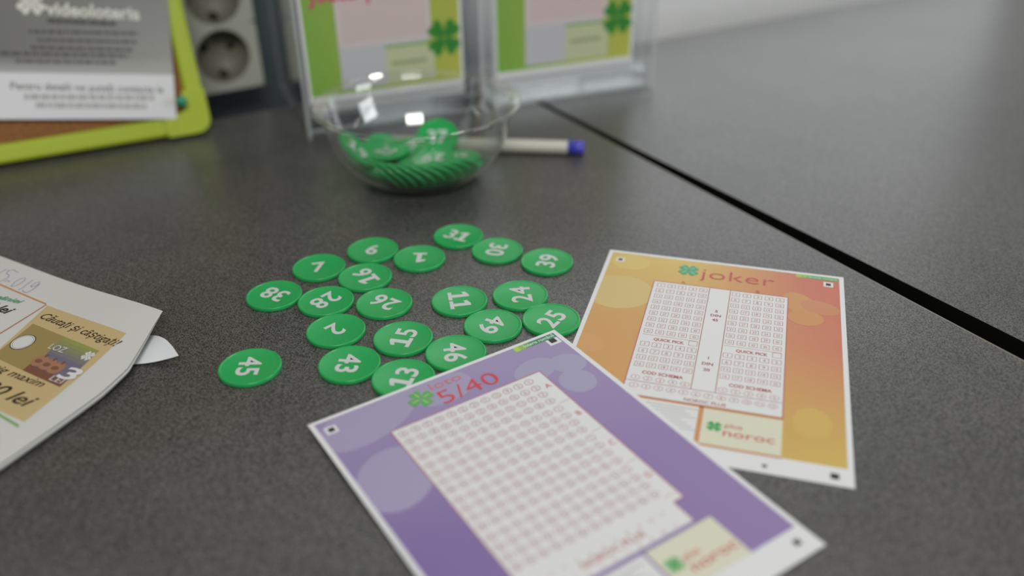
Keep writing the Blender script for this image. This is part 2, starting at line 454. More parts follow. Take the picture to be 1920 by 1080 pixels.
def joker_slip():
    o = Vector((48.3, 390.1, .25)); th = math.radians(-16.4); ex = Vector((math.cos(th), math.sin(th), 0)); ey = Vector((ex.y, -ex.x, 0))
    fn = lambda u, v, l: o + ex * u + ey * v + Vector((0, 0, l))
    c = o + ex * 54 + ey * 70; c.z = .02
    t = empty('lottery_slip', c, 'orange and yellow joker lottery slip lying partly under the purple slip', 'slip', 'lottery slips on the table', rot=axes(ex, -ey, Vector((0, 0, 1))))
    paper_block(fn, 'paper', t, SW, SH)
    Y, O_, Rr = rgb(203, 178, 100), rgb(198, 150, 92), rgb(190, 108, 92)
    def cf(u, v):
        top = mix(Y, Rr, max(0, min(1, (u - .35) / .5))); mid = mix(O_, rgb(192, 118, 92), max(0, (u - .4) / .6)); bot = mix(rgb(198, 145, 85), rgb(198, 172, 88), u)
        return mix(top, mid, v / .45) if v < .45 else mix(mid, bot, (v - .45) / .55)
    s = Sheet(fn, .03); s.grad(1.9, 1.9, SW - 2.0, 134, cf, 14, 18)
    s.ell(11, 38, 15.5, 14.5, rgb(200, 178, 118), lift=.024, clip=(1.9, 1.9, 30, 60)); s.ell(12, 10, 9, 7, rgb(206, 182, 108), lift=.02)
    s.ell(89, 28, 6.5, 9, rgb(194, 142, 92), .4, lift=.02); s.ell(98, 30, 8.5, 5.5, rgb(192, 132, 94), -.3, lift=.03); s.ell(92, 40, 7.5, 6.2, rgb(195, 140, 88), lift=.04)
    s.ell(95, 112, 7, 9, rgb(199, 168, 90), lift=.02); s.ell(4, 82, 9, 7, rgb(200, 152, 96), lift=.02, clip=(1.9, 60, 30, 120))
    for k in range(8): s.rect(87.5 + k * 2.32, 1.9, 87.5 + (k + 1) * 2.32, 4.9, mix(rgb(160, 190, 80), rgb(90, 160, 105), min(1, k / 3)), .05)
    s.text('loteria română', 93.5, 4.2, 1.7, rgb(190, 215, 190), width=12, lift=.08)
    s.build('printed_background', PAPER, t, ink=True)
    # number form
    s = Sheet(fn, .09); s.rect(25.2, 24.8, 84.4, 111.6, WHITE)
    s.frame(24.9, 24.5, 84.7, 111.9, .45, INKRED, .03); L = rgb(170, 115, 112)
    for u in (50.3, 59.5): s.rect(u - .18, 25, u + .18, 102.6, L, .03)
    s.rect(25.2, 102.6, 84.4, 102.95, L, .03)
    for g0 in (28.7, 62.1):
        n = 1
        for r_ in range(9):
            for c_ in range(5):
                u, v = g0 + c_ * 4.75, 27.9 + r_ * 4.86; s.frame(u - 1.75, v - 1.55, u + 1.75, v + 1.55, .2, INKRED, .03)
                s.text(str(n), u, v + .85, 1.75, L, width=1.5 if n > 9 else None, center=True); n += 1
        s.text('QUICK PICK', g0 + 3, 73.3, 2.0, rgb(165, 85, 80), width=12.5, bold=.03); s.frame(g0 + 17.3, 69.9, g0 + 20.9, 73.5, .2, INKRED, .03)
        s.rect(g0 - 2, 69.6, g0 + 21, 69.8, L, .03)
        n = 1
        for r_ in range(4):
            for c_ in range(5):
                u, v = g0 + c_ * 4.78, 76.6 + r_ * 4.9; s.frame(u - 1.85, v - 1.6, u + 1.85, v + 1.6, .2, INKRED, .03)
                s.text(str(n), u, v + .9, 1.85, L, width=1.6 if n > 9 else None, center=True); n += 1
        s.text('COD SCHEMA', g0 + 2, 97.4, 2.1, rgb(168, 88, 82), width=16, bold=.03)
        for c_ in range(5):
            s.ring(g0 + c_ * 4.78, 100.3, 1.8, 1.55, .2, INKRED, .03); s.text(str(c_ + 1), g0 + c_ * 4.78, 101.1, 1.7, L, center=True)
    for c_ in range(12):
        s.ring(28.9 + c_ * 4.72, 105.6, 1.85, 1.55, .2, INKRED, .03); s.text(str(c_ + 1), 28.9 + c_ * 4.72, 106.4, 1.7, L, width=1.5 if c_ > 8 else None, center=True)
    s.text('NOROC PLUS', 48.5, 110.6, 2.0, rgb(165, 100, 95), width=15.5, bold=.02)
    for i, (a, v) in enumerate((('5', 44.3), ('DIN', 47.8), ('45', 51.4), ('1', 80.3), ('DIN', 84.5), ('20', 88.6))):
        s.text(a, 54.9, v + .9, 1.9, rgb(150, 70, 66), center=True, bold=.025)
    tag(s.build('number_form', PAPER, t, ink=True), 'white number form with red boxes')
    s = Sheet(fn, .07); O2 = rgb(196, 140, 84); s.rect(25.2, 112, 57, 134.6, WHITE)
    for r_ in range(9): s.rect(27, 114.6 + r_ * 1.7, 55 - (r_ * 5 % 7), 115.3 + r_ * 1.7, rgb(190, 192, 194), .03)
    s.rect(25, 112.0, 84.8, 113.0, O2, .05); s.rect(54.6, 112.5, 56.4, 134.6, O2, .05); s.rect(56, 133.4, 84.8, 134.4, O2, .05)
    s.build('small_print', PAPER, t, ink=True)
    slip_box(fn, t, 56.6, 113.1, 84.6, 133.3)
    s = Sheet(fn, .12); s.clover(39.2, 11.2, 5.4, rgb(70, 160, 125), rgb(150, 205, 160)); s.text('joker', 45.0, 16.6, 9.2, rgb(185, 70, 84), width=33, bold=-.012)
    tag(s.build('title', PAPER, t, ink=True), 'red joker lettering with green clover')
    for ch, u in (('A', 38.1), ('B', 71.3)):
        s = Sheet(fn, .12); s.text(ch, u, 24.0, 2.2, rgb(185, 80, 76), center=True); s.build('column_letter', PAPER, t, ink=True)
    K = rgb(30, 32, 34); marks(fn, t, [(6.6, 8.6, 1.0, K, 1), (101.7, 8.6, 1.1, K, 1), (79.3, 139.6, .8, rgb(90, 92, 94), 0), (102.2, 138.8, 1.4, K, 0)])
    return t


def purple_slip():
    o = Vector((-74.9, 257.5, 0)); th = math.radians(32.93); ex = Vector((math.cos(th), math.sin(th), 0)); ey = Vector((ex.y, -ex.x, 0))
    def hz(v):
        t = max(0., min(1., (v - 18) / (SH - 24))); return T + .34 + (.62 - T - .34) * (t * t * (3 - 2 * t) * .5 + t * .5)
    fn = lambda u, v, l: Vector((o.x, o.y, 0)) + ex * (u * 110 / SW) + ey * (v * 142.4 / SH) + Vector((0, 0, hz(v) + l))
    c = o + ex * 54 + ey * 140; c.z = .05
    t = empty('lottery_slip', c, 'purple loto 5/40 lottery slip nearest the camera, resting on three chips', 'slip', 'lottery slips on the table', rot=axes(ex, -ey, Vector((0, 0, 1))))
    paper_block(fn, 'paper', t, SW, SH)
    A, B_, C_, D_ = rgb(150, 138, 176), rgb(152, 140, 178), rgb(122, 104, 158), rgb(140, 120, 168)
    s = Sheet(fn, .03)
    s.grad(1.9, 1.7, SW - 2.0, 132.6, lambda u, v: bil((A, B_, C_, D_), u, min(1, v * 1.7)), 14, 18)
    P1, P2 = rgb(158, 150, 182), rgb(156, 152, 180)
    s.ell(20, 9, 22, 12, P1, .35, lift=.02, clip=(1.9, 1.7, 106, 132)); s.ell(13.5, 43, 16, 13, P1, .9, lift=.035, clip=(1.9, 1.7, 106, 132)); s.ell(50, 9, 13, 9, P1, .1, lift=.03, clip=(1.9, 1.7, 106, 132))
    s.ell(86, 19, 9.5, 6.5, P2, .2, lift=.02); s.ell(99, 22.5, 7.5, 6.2, P2, -.5, lift=.04); s.ell(95.5, 34, 7, 7.5, P2, .4, lift=.03)
    for k in range(8): s.rect(86.5 + k * 2.5, 1.7, 86.5 + (k + 1) * 2.5, 4.9, mix(rgb(165, 200, 80), rgb(66, 130, 100), min(1, k / 3)), .05)
    s.text('loteria română', 91.2, 4.1, 1.9, rgb(190, 220, 195), width=14.5, lift=.08, bold=.02)
    s.build('printed_background', PAPER, t, ink=True)
    s = Sheet(fn, .09)
    s.rect(23, 21, 86.6, 103.2, WHITE, 0, 2, 8); s.rect(23, 103.2, 82.6, 113, WHITE, 0, 2, 1)
    E_ = rgb(172, 105, 120)
    s.rect(22.6, 20.6, 87, 21.05, E_, .03); s.rect(22.6, 21, 23.05, 113, E_, .03, 1, 8); s.rect(86.55, 21, 87, 103.6, E_, .03, 1, 8); s.rect(82.6, 103.2, 86.9, 103.6, E_, .03); s.rect(82.2, 103.4, 82.6, 113.4, E_, .03)
    CC = rgb(180, 146, 148)
    for g in range(4):
        for j in range(4):
            v = 24.4 + g * 19.6 + j * 4.75
            for i in range(12):
                u = 79.4 - i * 4.85; n = (4 * i + j + 1)
                s.ring(u, v, 1.95, 1.7, .36, CC, .03, 12); s.text(str(n), u, v + .85, 1.8, rgb(150, 100, 104), width=1.4 if n > 9 else None, center=True)
        s.rect(81, 41.3 + g * 19.6, 86, 41.6 + g * 19.6, rgb(190, 160, 160), .03)
    s.text('NOROC PLUS', 42, 109.5, 2.6, rgb(178, 110, 110), width=24, bold=.02)
    for r_ in range(2):
        for i in range(11): s.text(str(i + 1), 28 + i * 4.8, 106.3 + r_ * 6, 1.6, rgb(180, 130, 130), center=True)
    tag(s.build('number_form', PAPER, t, ink=True), 'white number form with pale red circles')
    for k, ch in enumerate('ABCD'):
        s = Sheet(fn, .12); s.text(ch, 84.1, 31.5 + k * 19.6, 2.7, rgb(188, 70, 76), center=True); s.build('column_letter', PAPER, t, ink=True)
    s = Sheet(fn, .07); s.rect(23, 114.8, 60, 132.6, WHITE)
    for r_ in range(8): s.rect(25, 117 + r_ * 1.8, 58 - (r_ * 5 % 7), 117.8 + r_ * 1.8, rgb(186, 188, 192), .03)
    s.build('small_print', PAPER, t, ink=True)
    slip_box(fn, t, 61, 114.6, 87.8, 132.6)
    s = Sheet(fn, .12); halo = rgb(205, 175, 190); s.clover(40.8, 9.9, 5.6, rgb(95, 165, 95), rgb(165, 205, 120), rot=-.55)
    s.text('loto', 46.8, 7.9, 4.6, rgb(200, 112, 112), width=13, bold=-.005); s.text('5/40', 46.4, 17.9, 8.4, rgb(204, 60, 62), width=25, bold=-.008, lift=.06)
    tag(s.build('title', PAPER, t, ink=True), 'red loto 5/40 lettering with green clover')
    K = rgb(34, 34, 34); marks(fn, t, [(6.0, 7.6, 1.15, K, 1), (103.2, 6.4, 1.45, K, 1), (102.0, 137.6, 1.2, rgb(70, 70, 75), 0)])
    return t


joker_slip(); purple_slip()
# ------------------------------------------------------------------ bowl
CLEAR = clear_mat('clear_plastic_bowl', (.972, .98, .976, 1), 1, .09, .05)
BC = Vector((-50.7, 482.8, 0))
BP = [(0.01, 0), (20, 0), (23.5, .4), (30, 2.6), (37, 7.0), (42.5, 12.5), (46.7, 19.0), (49.6, 26.0), (51.6, 34.0), (52.8, 40.5), (53.2, 42.3), (55.6, 42.9), (57.0, 43.6), (57.6, 44.6), (57.2, 45.5), (56.2, 45.9), (55.2, 45.4), (54.4, 44.6), (52.6, 44.0), (51.6, 42.4)]
INNER = [(51.0, 38.0), (49.9, 33.0), (48.2, 26.0), (45.2, 19.6), (41.0, 13.4), (35.8, 8.4), (29.4, 4.2), (23, 1.9), (19.5, 1.3), (0.01, 1.3)]
t = empty('bowl', BC, 'clear plastic bowl holding a heap of green numbered chips', 'bowl')
b = MB(); b.lathe(BP + INNER, 128); bowl = b.build('bowl_body', CLEAR, t, world=False)
bowl.name = 'bowl_body'
# chips in the bowl -- BOWLCHIPS --
BOWLCHIPS = [
    ('8', -18.76, -27.29, 13.62, 0.8477, -0.073, 0.415, 0.3222),
    ('17', -14.67, -29.69, 13.62, 0.4223, -0.4133, -0.0821, -0.8025),
    ('33', -10.29, -31.48, 13.62, 0.9008, -0.3403, 0.2486, -0.1052),
    ('4', -5.69, -32.62, 13.62, 0.8301, -0.221, 0.3588, 0.3652),
    ('21', -0.98, -33.1, 13.62, 0.9042, -0.3619, 0.2159, 0.0697),
    ('40', 3.75, -32.9, 13.62, 0.9025, -0.4112, 0.092, -0.0885),
    ('12', 8.4, -32.03, 13.62, 0.0669, -0.1037, -0.4085, -0.9044),
    ('36', 12.89, -30.51, 13.62, 0.2697, -0.1125, 0.4061, 0.8659),
    ('5', 17.11, -28.36, 13.62, 0.6542, -0.3346, 0.2562, 0.628),
    ('27', 20.98, -25.63, 13.62, 0.3011, -0.0353, -0.4199, -0.8554),
    ('44', -1.89, 14.73, 5.92, -0.5671, -0.0301, -0.0236, 0.8227),
    ('18', 6.69, -10.36, 1.97, -0.6642, 0.009, 0.024, 0.7471),
    ('32', -17.6, -3.78, 3.11, 0.9896, -0.0099, 0.0706, 0.125),
    ('9', 4.39, -9.65, 5.3, -0.874, -0.0073, 0.0465, 0.4837),
    ('48', 0.38, 13.99, 2.29, -0.9973, -0.0371, 0.0091, 0.0623),
    ('3', 18.87, -3.58, 4.57, 0.9746, -0.006, -0.0467, -0.2191),
    ('22', 5.37, 17.64, 4.49, -0.7036, -0.0338, -0.0179, 0.7095),
    ('41', 23.15, -4.97, 8.45, 0.9209, -0.0738, 0.0219, 0.3822),
    ('14', -20.18, -4.05, 5.31, 0.6309, -0.0651, 0.0291, -0.7726),
    ('35', 21.57, 6.25, 8.53, 0.0525, 0.004, -0.0769, -0.9956),
    ('10', -1.74, -2.8, 7.18, 0.9989, 0.0097, -0.0251, 0.038),
    ('29', 7.52, -3.96, 11.6, 0.0343, -0.0287, -0.0251, 0.9987),
    ('47', -8.01, 13.44, 8.76, 0.9987, -0.0142, -0.0333, -0.0368),
    ('19', -35.6, -5.0, 18.6, 0.9205, 0, 0.3907, 0),
    ('34', -23.24, 20.16, 7.82, 0.8683, 0.2446, 0.1022, 0.4192),
    ('20', -2.65, -10.96, 8.78, -0.362, -0.0269, -0.001, 0.9318),
    ('42', -7.57, 18.19, 10.46, 0.5958, 0.0171, -0.0319, -0.8023),
    ('23', -19.94, 6.8, 12.03, -0.9347, 0.0071, 0.0286, 0.3542),
    ('37', 7.5, 33.0, 10.6, 0.9455, 0.3256, 0, 0),
]
for (num, px_, py_, pz_, qw, qx, qy, qz) in BOWLCHIPS:
    fan = ('8', '17', '33', '4', '21', '40', '12', '36', '5', '27')
    nth = ('leftmost', 'second from the left', 'third from the left', 'fourth from the left', 'fifth from the left', 'sixth from the left', 'fourth from the right', 'third from the right', 'second from the right', 'rightmost')
    lab = 'green numbered chip heaped loosely in the middle of the clear plastic bowl'
    if num == '37': lab = 'green chip standing highest at the back of the heap in the bowl'
    if num == '19': lab = 'green chip leaning up against the left wall inside the clear bowl'
    if num in fan: lab = 'green chip in the slanted row along the bowl front, ' + nth[fan.index(num)]
    make_disc(num, (BC.x + px_, BC.y + py_, pz_), Quaternion((qw, qx, qy, qz)).to_matrix(), lab, 'numbered chips in the bowl')
# ------------------------------------------------------------------ pen
p0, p1 = at(1095, 277, 4.2), None
pd = Vector((-1, .125, 0)).normalized()
t = empty('ballpoint_pen', (p0.x - 60, p0.y + 7, .02), 'white ballpoint pen with blue end cap lying behind the bowl', 'pen')


def rod(parent, name, prof, m):
    """prof: (distance from the cap end, radius)"""
    b = MB(); n = 24; side = Vector((-pd.y, pd.x, 0)); vs = []; c0 = Vector((p0.x, p0.y, 4.15))
    for d, r in prof:
        for k in range(n): a = 2 * math.pi * k / n; vs.append(c0 + pd * d + side * r * math.cos(a) + Vector((0, 0, r * math.sin(a))))
    fs = [(i * n + k, i * n + (k + 1) % n, (i + 1) * n + (k + 1) % n, (i + 1) * n + k) for i in range(len(prof) - 1) for k in range(n)]
    b.add(vs, fs, smooth=True); return b.build(name, m, parent)


rod(t, 'barrel', [(9.5, .01), (9.5, 3.9), (10, 4.05), (118, 4.05), (124, 3.2), (124, .01)], mat('milky_pen_plastic', rgb(188, 188, 178), .3))
tag(rod(t, 'end_cap', [(0, .01), (0, 3.4), (.8, 4.1), (9.6, 4.1), (9.6, .01)], mat('blue_pen_plastic', rgb(70, 72, 190), .25)), 'blue end cap')
rod(t, 'tip', [(123.5, .01), (123.5, 2.6), (134, 1.0), (136, .4), (136, .01)], mat('pen_tip_metal', rgb(150, 150, 140), .3, Metallic=1.0))
# ------------------------------------------------------------------ acrylic holders with green slips
ACR = clear_mat('clear_acrylic', (.972, .978, .98, 1), 1, .035, .07)
ACE = mat('polished_acrylic_edge', rgb(196, 202, 202), .15, .6, Alpha=.55)
A0 = at(583, 262); A1 = at(1222, 168); hd = (A1 - A0).normalized(); hn = Vector((-hd.y, hd.x, 0)); UZ = Vector((0, 0, 1))


def slab(parent, name, o, ax, ay, az, m, edge=None):
    b = MB(); b.box(o, ax, ay, az); ob = b.build(name, m, parent, bevel=.25)
    if edge is not None:
        ob.data.materials.append(edge)
        sz = sorted([(Vector(ax).length, 0), (Vector(ay).length, 1), (Vector(az).length, 2)]); thin = sz[0][1]
        faces_of = {2: (0, 1), 1: (2, 4), 0: (3, 5)}[thin]
        for i, p in enumerate(ob.data.polygons):
            if i not in faces_of: p.material_index = 1
    return ob


def holder(a0, a1, label):
    o = A0 + hd * a0; wdt = a1 - a0; H_ = 128
    t = empty('slip_holder', o + hd * wdt / 2 + hn * 50, label, 'display holder', 'clear acrylic slip holders', rot=axes(hd, hn, UZ))
    D = 118
    slab(t, 'side_panel', o, hd * 2.6, hn * D, UZ * H_, ACR, ACE); slab(t, 'side_panel', o + hd * (wdt - 2.6), hd * 2.6, hn * D, UZ * H_, ACR, ACE)
    slab(t, 'base', o + hd * 2.7 + hn * 6 + UZ * 1.0, hd * (wdt - 5.4), hn * (D - 14), UZ * 2.6, ACR, ACE)
    slab(t, 'back_panel', o + hd * 2.7 + hn * 19 + UZ * 4, hd * (wdt - 5.4), hn * 2.4, UZ * (H_ - 4), ACR, ACE)
    slab(t, 'front_lip', o + hd * 2.7 + hn * 1 + UZ * 5, hd * (wdt - 5.4), hn * 2.4, UZ * 17, ACR, ACE)
    slab(t, 'shelf', o + hd * 2.7 + hn * 3.6 + UZ * 12.5, hd * (wdt - 5.4), hn * 15, UZ * 2.4, ACR, ACE)
    return t


def green_slip(a0, label, full=True):
    k = .94; top = 15.2 + SH
    fn = lambda u, v, l: A0 + hd * (a0 + u * k) + hn * (5.6 - l) + UZ * (top - v)
    c = fn(54, SH, 0); t = empty('lottery_slip', c, label, 'slip', 'green lottery slips in the holders', rot=axes(hd, hn, UZ))
    b = MB(); b.box(A0 + hd * a0 + hn * 5.6 + UZ * 15.2, hd * SW * k, hn * 1.4, UZ * SH); b.build('paper', mat('white_card', rgb(216, 218, 220)), t)
    s = Sheet(fn, .05); G1 = rgb(142, 166, 84)
    s.grad(2, 2, SW - 2, 133.5, lambda u, v: bil((G1, rgb(150, 166, 78), rgb(124, 172, 74), rgb(184, 188, 84)), u, v), 8, 10)
    s.build('printed_background', PAPER, t, ink=True)
    s = Sheet(fn, .12); F = rgb(206, 196, 196)
    s.rect(23, 21, 86.6, 105, F); s.rect(23, 105, 82.6, 131, rgb(190, 190, 196))
    for r_ in range(18): s.rect(25, 84 + r_ * 1.9 - 60, 84, 84.7 + r_ * 1.9 - 60, rgb(205, 160, 160), .03)
    for r_ in range(24): s.rect(26, 56 + r_ * 1.95, 83, 56.6 + r_ * 1.95, rgb(200, 165, 165), .03)
    tag(s.build('number_form', PAPER, t, ink=True), 'pale pink number form')
    s = Sheet(fn, .16); s.rect(54, 108, 88, 131, rgb(190, 196, 160)); s.rect(54, 106.5, 88, 108, rgb(120, 165, 90), .02); s.rect(58, 117, 82, 119.5, rgb(150, 165, 125), .02)
    s.build('logo_box', PAPER, t, ink=True)
    s = Sheet(fn, .2); s.clover(95.5, 105.5, 13.5, rgb(62, 138, 58), rgb(48, 112, 50)); s.build('clover', PAPER, t, ink=True)
    s = Sheet(fn, .2); s.text('Joaca și noroc', 7, 76.0, 10.5, rgb(200, 70, 120), width=84, bold=.02); s.build('title', PAPER, t, ink=True)
    return t


holder(-1.5, 117.2, 'clear acrylic slip holder standing directly behind the bowl'); holder(123.6, 244.2, 'clear acrylic slip holder to the right, beside the bare second table')
green_slip(3.2, 'green and yellow lottery slip in the holder behind the bowl'); green_slip(127.0, 'green and yellow lottery slip in the right-hand holder')
# ------------------------------------------------------------------ power strip
SP = at(397, 176); sdx = Vector((math.cos(math.radians(30.5)), math.sin(math.radians(30.5)), 0)); sn = Vector((-sdx.y, sdx.x, 0))
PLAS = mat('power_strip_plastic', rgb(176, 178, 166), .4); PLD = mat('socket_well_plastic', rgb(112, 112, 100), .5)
o = SP + sdx * -13 + UZ * .05
t = empty('power_strip', o + sdx * 26 + sn * 18, 'white power strip mounted upright behind the green board frame', 'power strip', rot=axes(sdx, sn, UZ))
fp = lambda a, z, d: SP + sdx * a + UZ * z + sn * d
# housing with round openings: a front made of rings between square and circle
b = MB(); SR = 18.2; cz = [25.5, 67.0, 108.5]; N = 48
z0_, z1_ = 0.05, 134.
for zc in cz:
    lo = 0.05 if zc == cz[0] else zc - 20.75; hi = z1_ if zc == cz[-1] else zc + 20.75
    sq = []; ci = []
    for k in range(N):
        a = 2 * math.pi * k / N; c_, s_ = math.cos(a), math.sin(a)
        kx = 26 / max(abs(c_), 1e-6); kz = (hi - zc if s_ > 0 else zc - lo) / max(abs(s_), 1e-6); kk = min(kx, kz)
        sq.append(fp(13 + c_ * kk, zc + s_ * kk, 0)); ci.append(fp(13 + c_ * SR, zc + s_ * SR, 0))
    b.add(sq + ci, [(k, (k + 1) % N, N + (k + 1) % N, N + k) for k in range(N)])
for zz in (z0_, z1_):
    b.add([fp(-13, zz, 0), fp(39, zz, 0), fp(39, zz, 42), fp(-13, zz, 42)], [(0, 1, 2, 3)])
b.add([fp(-13, z0_, 0), fp(-13, z1_, 0), fp(-13, z1_, 42), fp(-13, z0_, 42), fp(39, z0_, 0), fp(39, z1_, 0), fp(39, z1_, 42), fp(39, z0_, 42)], [(0, 1, 2, 3), (4, 7, 6, 5), (3, 2, 6, 7)])
b.build('housing', PLAS, t)
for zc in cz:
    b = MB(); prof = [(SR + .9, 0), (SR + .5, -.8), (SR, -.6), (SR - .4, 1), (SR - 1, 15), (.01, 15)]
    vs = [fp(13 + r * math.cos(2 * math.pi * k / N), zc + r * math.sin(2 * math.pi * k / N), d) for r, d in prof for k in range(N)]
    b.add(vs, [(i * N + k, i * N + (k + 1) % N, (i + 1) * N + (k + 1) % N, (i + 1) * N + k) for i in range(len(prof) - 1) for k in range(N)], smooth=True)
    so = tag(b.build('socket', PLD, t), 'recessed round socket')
    ra = math.radians(-4)
    for sx in (-9.5, 9.5):
        b = MB(); vs = [fp(13 + sx * math.cos(ra) + 2.9 * math.cos(2 * math.pi * k / 20), zc + 3 + sx * math.sin(ra) + 2.9 * math.sin(2 * math.pi * k / 20), d) for d in (14.7, 14.9) for k in range(20)]
        b.add(vs, [list(range(20))] + [(k, (k + 1) % 20, 20 + (k + 1) % 20, 20 + k) for k in range(20)])
        b.build('pin_hole', mat('dark_hole', rgb(20, 18, 16), .8), so, root=t)
    for sg in (-1, 1):
        b = MB(); b.box(fp(13 - 2.2, zc + sg * 15.2 - 1.6, 4), sdx * 4.4, sn * 10.8, UZ * 3.2); b.build('earth_clip', mat('dark_clip_metal', rgb(60, 52, 44), .4, Metallic=.7), so, root=t)
# ------------------------------------------------------------------ green framed cork board with pinned sheet
LIME = mat('lime_green_plastic', rgb(166, 184, 46), .38); CORK = noise_mat('cork', rgb(120, 78, 36), rgb(150, 102, 56), 400, .8, lo=.3, hi=.7)
_l = at(336, 258, 1) - at(0, 314, 1); al = math.atan2(_l.y, _l.x); bd = Vector((math.cos(al), math.sin(al), 0)); lean = math.radians(19)
bu = Vector((-math.sin(al) * math.sin(lean), math.cos(al) * math.sin(lean), math.cos(lean))); bnn = bd.cross(bu).normalized()   # bnn points to the viewer (out of the board)
if bnn.y > 0: bnn = -bnn
BCn = at(400, 247, 1.6)
fb = lambda a, h, d=0: BCn + bd * a + bu * h + bnn * d     # a: along (right is 0), h: up the board, d: out
t = empty('cork_board', (BCn + bd * -200) * 1, 'lime green framed cork board leaning behind the table', 'notice board', rot=axes(bd, bu, bd.cross(bu)))
t.location.z = Z0
BW, BH, RW = 420, 330, 11.5
tail = 8.
def bar(name, a0, h0, a1, h1, d0=-tail, d1=0, m=LIME, bev=2.2):
    b = MB(); b.box(fb(a0, h0, d0), bd * (a1 - a0), bu * (h1 - h0), bnn * (d1 - d0)); return b.build(name, m, t, bevel=bev)
LFT = 1.6
bar('frame_rail', -BW + 14, LFT, -19, LFT + RW); bar('frame_rail', -BW + 14, BH - RW, -14, BH); bar('frame_rail', -RW - .6, 22, -.6, BH - 14); bar('frame_rail', -BW + .6, 22, -BW + RW, BH - 14)


def corner(a, h, sa, sh):
    b = MB(); pts = []; r = 9; L1, L2 = 27, 27; wd_ = RW + 2.6
    for k in range(7):
        an = math.pi + math.pi / 2 * k / 6; pts.append((r + r * math.cos(an), r + r * math.sin(an)))
    pts += [(L1, 0), (L1, wd_), (wd_ + 2, wd_), (wd_, wd_ + 2), (wd_, L2), (0, L2)]
    lo = [fb(a + sa * x, h + sh * y, -tail - .8) for x, y in pts]; hi = [fb(a + sa * x, h + sh * y, 1.3) for x, y in pts]; n = len(pts)
    b.add(lo + hi, [list(range(n)), list(range(n, 2 * n))] + [(i, (i + 1) % n, n + (i + 1) % n, n + i) for i in range(n)]); return b.build('frame_corner', LIME, t)


corner(0, LFT - .8, -1, 1); corner(0, BH, -1, -1); corner(-BW, LFT - .8, 1, 1); corner(-BW, BH, 1, -1)
bar('cork_panel', -BW + RW - 2, RW - 1, -RW + 1, BH - RW + 1, -7.5, -3.5, CORK, 0)
# sheet pinned crooked on the board
Pn = fb(0, 0, 1.7)
Q = lambda px, py: at_plane(px, py, Pn, bnn)
c0 = Q(331, 223); cx = (Q(0, 224) - c0).normalized(); cyv = bnn.cross(cx)
if cyv.z < 0: cyv = -cyv
ex = -cx                                                  # to the right along the sheet's lower edge
loc = lambda px, py: ((Q(px, py) - c0).dot(ex), (Q(px, py) - c0).dot(cyv))
PW, PH = 210., 112.
fn = lambda u, v, l: c0 + ex * (u - PW) + cyv * (PH - v) + bnn * l
uv = lambda px, py: (loc(px, py)[0] + PW, PH - loc(px, py)[1])
t2 = empty('poster_sheet', c0 + ex * -100, 'grey and white videoloteria sheet pinned crooked on the cork board', 'poster', rot=axes(ex, cyv, ex.cross(cyv))); t2.location.z = W(c0).z
b = MB(); b.box(c0 + ex * -PW, ex * PW, cyv * PH, bnn * -.25); b.build('paper', mat('white_card', rgb(214, 214, 210)), t2)
vb = uv(160, 138)[1]
G = [rgb(86, 86, 84, .75), rgb(120, 121, 120, .75), rgb(78, 78, 74, .75), rgb(150, 150, 146, .75)]
s = Sheet(fn, .05); s.grad(0, 0, PW, vb, lambda u, v: bil((G[0], G[1], G[2], G[3]), u ** 2.2, v ** 2), 16, 12)
s.grad(0, vb - 9, PW, vb, lambda u, v: mix(bil((G[0], G[1], G[2], G[3]), u ** 2.2, 1), rgb(160, 161, 158, .75), v), 12, 4, .02)
s.build('printed_background', PAPER, t2, ink=True)


def line(s, st, p, q, h, col, bold=0., lift=.05):
    a, b_ = uv(*p), uv(*q); ang = -math.atan2(b_[1] - a[1], b_[0] - a[0])
    s.text(st, a[0], a[1], h, col, width=math.hypot(b_[0] - a[0], b_[1] - a[1]), bold=bold, ang=ang, lift=lift)


def dashes(s, p, q, h, col, seed):
    r = random.Random(seed); a, b_ = uv(*p), uv(*q); x = 0.; n = 60
    while x < 1:
        wl = r.uniform(.02, .09); x2 = min(1, x + wl)
        for k in range(3):
            u0 = a[0] + (b_[0] - a[0]) * (x + (x2 - x) * k / 3); u1 = a[0] + (b_[0] - a[0]) * (x + (x2 - x) * (k + .8) / 3); v = a[1] + (b_[1] - a[1]) * x
            s.rect(u0, v - h, u1, v, col, .05)
        x = x2 + .012


s = Sheet(fn, .1); PALE = rgb(205, 206, 198); cl = uv(57, 2)
s.clover(cl[0], cl[1], 9, PALE, rgb(150, 150, 148)); line(s, 'videoloteria', (86, 27), (263, 37), 7.6, PALE, .03)
tag(s.build('title', PAPER, t2, ink=True), 'pale videoloteria lettering with clover')
s = Sheet(fn, .1); dashes(s, (89, 43), (218, 49), 2.6, rgb(34, 34, 32), 1)
for i, (p, q) in enumerate((((53, 62), (258, 66)), ((71, 78), (256, 82)), ((58, 92), (251, 97)), ((0, 103), (240, 108)), ((30, 118), (218, 121)))): dashes(s, p, q, 2.0, rgb(62, 62, 60), i + 3)
line(s, 'Pentru detalii ne puteți contacta la', (20, 167), (307, 174), 4.3, rgb(110, 111, 110), .01)
dashes(s, (46, 186), (290, 188), 3.0, rgb(160, 161, 160), 21); dashes(s, (68, 202), (275, 204), 3.0, rgb(160, 161, 160), 22)
s.build('small_print', PAPER, t2, ink=True)
pp = Q(338, 196); pa = Q(340, 190)
t3 = empty('push_pin', pa, 'teal push pin at the right edge of the pinned sheet', 'pin')
b = MB(); n = 16; ring_ = [(.5, -5.4), (.6, .4), (3.3, .5), (3.3, 1.3), (2.0, 1.9), (1.8, 5), (2.9, 6.2), (3.0, 7.0), (2.5, 7.5), (.01, 7.6)]
vs = [pa + bnn * d + bd * (r * math.cos(2 * math.pi * k / n)) + bu * (r * math.sin(2 * math.pi * k / n)) for r, d in ring_ for k in range(n)]
